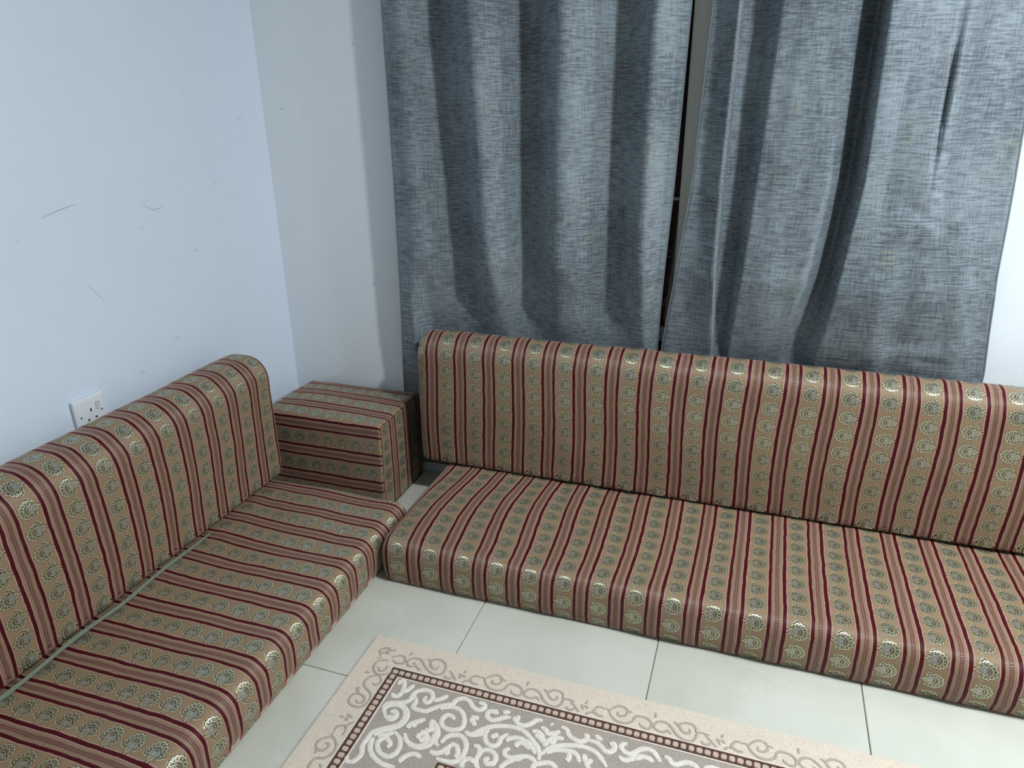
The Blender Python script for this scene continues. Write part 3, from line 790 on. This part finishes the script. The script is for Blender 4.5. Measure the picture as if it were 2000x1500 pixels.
# ================================================================== wall socket
SY, SZ, PW = -0.9345, 0.5135, 0.088
sk = thing('wall_socket', 'white switched socket on the left wall just above the left backrest', 'socket', (XW, SY, SZ))
def sb(name, dy0, dy1, dz0, dz1, x0, x1, mat, par=sk, bev=0.0):
    # dy: + is towards the back wall (right in the photo)
    o = boxo(name, XW + x0, XW + x1, SY + dy0, SY + dy1, SZ + dz0, SZ + dz1, mat, par, bev)
    local(sk, o); return o
h = PW / 2
sb('mounting_box', -h + .0015, h - .0015, -h + .0015, h - .0015, 0, .004, M['plastic2'], bev=.001)
sb('face_plate', -h, h, -h, h, .004, .0125, M['plastic'], bev=.0035)
sb('raised_rim', -h + .007, h - .007, -h + .007, h - .007, .0120, .0130, M['plastic'], bev=.0004)
pins = [sb('pin_slot', -.002, .002, .006, .014, .0128, .0133, M['hole']),
        sb('pin_slot', -.0142, -.0080, -.0145, -.0105, .0128, .0133, M['hole']),
        sb('pin_slot', .0080, .0142, -.0145, -.0105, .0128, .0133, M['hole'])]
for dy in (-.0300, .0300):
    bm = bmesh.new(); bmesh.ops.create_cone(bm, cap_ends=True, segments=12, radius1=.0024, radius2=.0024, depth=.001,
        matrix=Matrix.Translation((XW + .0131, SY + dy, SZ)) @ Matrix.Rotation(math.pi / 2, 4, 'Y'))
    o = from_bm('screw', bm, M['screw'], sk); local(sk, o)
rk = sb('rocker_switch', .0150, .0255, .0060, .0260, .0125, .0158, M['plastic2'], bev=.0008)
o = boxo('red_mark', XW + .0156, XW + .0160, SY + .0165, SY + .0240, SZ + .0230, SZ + .0248, M['red'], rk); local(sk, o)

# ================================================================== rug
RX0, RX1, RY1, RY0, RZ = 0.8075, 2.42, -0.9045, -2.45, 0.0075
rug = thing('rug', 'cream and taupe carved pile rug with scroll border on the tiled floor', 'rug', (RX0, RY1, 0))
rp = []
bm = box(bmesh.new(), RX0 + .002, RX1 - .002, RY0 + .002, RY1 - .002, 0.0002, 0.003); rp.append(from_bm('backing', bm, M['backing'], rug))
def ring(name, d0, d1, z0, z1, mat, bev=.0012):
    bm = bmesh.new()
    for (x0, x1, y0, y1) in ((RX0 + d0, RX1 - d0, RY1 - d1, RY1 - d0), (RX0 + d0, RX1 - d0, RY0 + d0, RY0 + d1),
                             (RX0 + d0, RX0 + d1, RY0 + d1, RY1 - d1), (RX1 - d1, RX1 - d0, RY0 + d1, RY1 - d1)):
        v = [bm.verts.new(p) for p in ((x0, y0, z1), (x1, y0, z1), (x1, y1, z1), (x0, y1, z1))]; bm.faces.new(v)
    bmesh.ops.remove_doubles(bm, verts=bm.verts, dist=1e-5)
    # subdivide nothing; give it thickness with side skirts
    r = bmesh.ops.extrude_face_region(bm, geom=bm.faces[:])
    for g in r['geom']:
        if isinstance(g, bmesh.types.BMVert): g.co.z = z0
    bmesh.ops.recalc_face_normals(bm, faces=bm.faces)
    return from_bm(name, bm, mat, rug)
rp.append(ring('border_pile', 0.0, 0.0845, .003, RZ, M['cream']))
rp.append(ring('brown_band', 0.0845, 0.1085, .003, RZ + .0004, M['brown']))
rp.append(ring('white_outline', 0.1085, 0.1115, .003, RZ + .001, M['scroll_light']))
rp.append(ring('white_outline', 0.0825, 0.0848, .003, RZ + .001, M['scroll_light']))
bm = box(bmesh.new(), RX0 + .1115, RX1 - .1115, RY0 + .1115, RY1 - .1115, .003, RZ - .0006); rp.append(from_bm('field_pile', bm, M['field'], rug))
rp.append(ring('brown_band', 0.287, 0.309, RZ - .0008, RZ + .0004, M['brown']))
def beads(d, step, size):
    bm = bmesh.new()
    def bead(x, y):
        hx = size * random.uniform(.43, .52); hy = size * random.uniform(.43, .52); z0, z1 = RZ, RZ + .0022
        p = [(-hx, -hy * .6), (-hx * .6, -hy), (hx * .6, -hy), (hx, -hy * .6), (hx, hy * .6), (hx * .6, hy), (-hx * .6, hy), (-hx, hy * .6)]
        lo = [bm.verts.new((x + a, y + b, z0)) for a, b in p]; hi = [bm.verts.new((x + a * .78, y + b * .78, z1)) for a, b in p]
        bm.faces.new(hi)
        for k in range(8): bm.faces.new((lo[k], lo[(k + 1) % 8], hi[(k + 1) % 8], hi[k]))
    x0, x1, y0, y1 = RX0 + d, RX1 - d, RY0 + d, RY1 - d
    nx = round((x1 - x0) / step); ny = round((y1 - y0) / step)
    for k in range(nx + 1):
        bead(x0 + (x1 - x0) * k / nx, y1); bead(x0 + (x1 - x0) * k / nx, y0)
    for k in range(1, ny):
        bead(x0, y0 + (y1 - y0) * k / ny); bead(x1, y0 + (y1 - y0) * k / ny)
    return from_bm('bead_row', bm, M['bead'], rug)
for d in (.0965, .298):
    o = beads(d, .0157, .0135); o['kind'] = 'stuff'; rp.append(o)

def smooth_line(p, n=5):
    P = [Vector((a[0], a[1], 0)) for a in p]
    if len(P) < 3: return [P[0].lerp(P[-1], k / 3) for k in range(4)]
    out = []
    for i in range(len(P) - 1):
        p0 = P[max(0, i - 1)]; p1 = P[i]; p2 = P[i + 1]; p3 = P[min(len(P) - 1, i + 2)]
        for k in range(n):
            t = k / n
            out.append(0.5 * ((2 * p1) + (-p0 + p2) * t + (2 * p0 - 5 * p1 + 4 * p2 - p3) * t * t + (-p0 + 3 * p1 - 3 * p2 + p3) * t ** 3))
    out.append(P[-1]); return out

RIB = [0]
def ribbon(bm, pts, wdt, z0, z1, clip=None):
    L = smooth_line(pts); N = len(L); prev = None; RIB[0] = (RIB[0] + 1) % 37
    for i, p in enumerate(L):
        d = (L[min(N - 1, i + 1)] - L[max(0, i - 1)])
        if d.length < 1e-7: continue
        d.normalize(); s_ = Vector((-d.y, d.x, 0))
        e = min(i, N - 1 - i) / max(1, N - 1)
        hw = wdt / 2 * (0.62 + 0.38 * min(1, e * 6)) * (1 + .14 * mnoise.noise(Vector((p.x * 180, p.y * 180, 3))))
        zz = z1 + RIB[0] * 1e-5 + i * 2.1e-6
        c = [bm.verts.new((*(p + s_ * hw).xy, z0)), bm.verts.new((*(p + s_ * hw * .80).xy, zz - .0007)), bm.verts.new((*(p + s_ * hw * .35).xy, zz)),
             bm.verts.new((*(p - s_ * hw * .35).xy, zz)), bm.verts.new((*(p - s_ * hw * .80).xy, zz - .0007)), bm.verts.new((*(p - s_ * hw).xy, z0))]
        if prev:
            for q_ in range(5): bm.faces.new((prev[q_], prev[q_ + 1], c[q_ + 1], c[q_]))
        else: bm.faces.new(c)
        prev = c
    if prev: bm.faces.new(prev[::-1])
    return bm

def mm(st): return [(x / 1000, y / 1000) for x, y in st]
cx0, cy0 = 0.8085, -0.9045
per = .284
bm = bmesh.new()
for k in range(-1, 7):
    for st in BORDER:
        q_ = [(x + per * k, y) for x, y in mm(st)]
        xs = [x for x, y in q_]
        if min(xs) > .996 and max(xs) < RX1 - .09:
            ribbon(bm, q_, .0072, RZ - .001, RZ + .0010)                                  # along the top side
            ribbon(bm, [(x, RY0 + (cy0 - y)) for x, y in q_], .0072, RZ - .001, RZ + .0010)     # far side
        q2 = [(cx0 + (cy0 - y), cy0 - (x - cx0)) for x, y in q_]
        ys = [y for x, y in q2]
        if max(ys) < -1.137 and min(ys) > RY0 + .09:
            ribbon(bm, q2, .0072, RZ - .001, RZ + .0010)
            ribbon(bm, [(RX1 - (x - cx0), y) for x, y in q2], .0072, RZ - .001, RZ + .0010)
for st in BORDER2: ribbon(bm, mm(st), .0072, RZ - .001, RZ + .0010)
o = from_bm('border_scrolls', bm, M['scroll_grey'], rug, False); o['kind'] = 'stuff'; rp.append(o)

bm = bmesh.new()
fx0, fx1 = RX0 + .116, RX1 - .116
for st in FIELD + FIELD2:
    q_ = mm(st)
    inner = lambda x, y: RX0 + .287 < x < RX1 - .287 and y < RY1 - .287
    # cut the stroke where it would run under the second band
    cur = []; runs = []
    for (x, y) in q_:
        if RX0 + .281 < x and y < RY1 - .281: 
            if len(cur) > 1: runs.append(cur)
            cur = []
        else: cur.append((x, y))
    if len(cur) > 1: runs.append(cur)
    runs = [q__ for q__ in runs if max(x for x, y in q__) < 1.64]
    for r_ in runs:
        ribbon(bm, r_, .0122, RZ - .0012, RZ + .0013)
        m_ = [(RX0 + RX1 - x, y) for x, y in r_]
        if min(x for x, y in m_) > 1.60: ribbon(bm, m_, .0122, RZ - .0012, RZ + .0013)
        # the same scrolls run down the two short sides
        t_ = [(RX0 + (RY1 - y), RY1 - (x - RX0)) for x, y in r_]
        if max(y for x, y in t_) < -1.26 and min(y for x, y in t_) > RY0 + .12:
            ribbon(bm, t_, .0122, RZ - .0012, RZ + .0013); ribbon(bm, [(RX0 + RX1 - x, y) for x, y in t_], .0122, RZ - .0012, RZ + .0013)
        b_ = [(x, RY0 + RY1 - y) for x, y in r_]
        ribbon(bm, b_, .0122, RZ - .0012, RZ + .0013)
# centre of the field inside the second band
for kx, ky, fl_ in ((.215, -.205, 1), (.215, -.385, -1), (.215, -.565, 1), (.215, -.745, -1), (.215, -.925, 1)):
    for st in FIELD + FIELD2:
        q_ = [((x + kx), (y + ky) if fl_ > 0 else (-2.09 - y + ky)) for x, y in mm(st)]
        xs = [x for x, y in q_]; ys = [y for x, y in q_]
        if min(xs) > RX0 + .318 and max(xs) < (RX0 + RX1) / 2 + .01 and max(ys) < RY1 - .318 and min(ys) > RY0 + .318:
            ribbon(bm, q_, .0122, RZ - .0012, RZ + .0013)
            ribbon(bm, [(RX0 + RX1 - x, y) for x, y in q_], .0122, RZ - .0012, RZ + .0013)
o = from_bm('field_scrolls', bm, M['scroll_light'], rug, False); o['kind'] = 'stuff'; rp.append(o)
for o in rp:
    b_ = bmesh.new(); b_.from_mesh(o.data); bmesh.ops.recalc_face_normals(b_, faces=b_.faces); b_.to_mesh(o.data); b_.free()
local(rug, *rp)
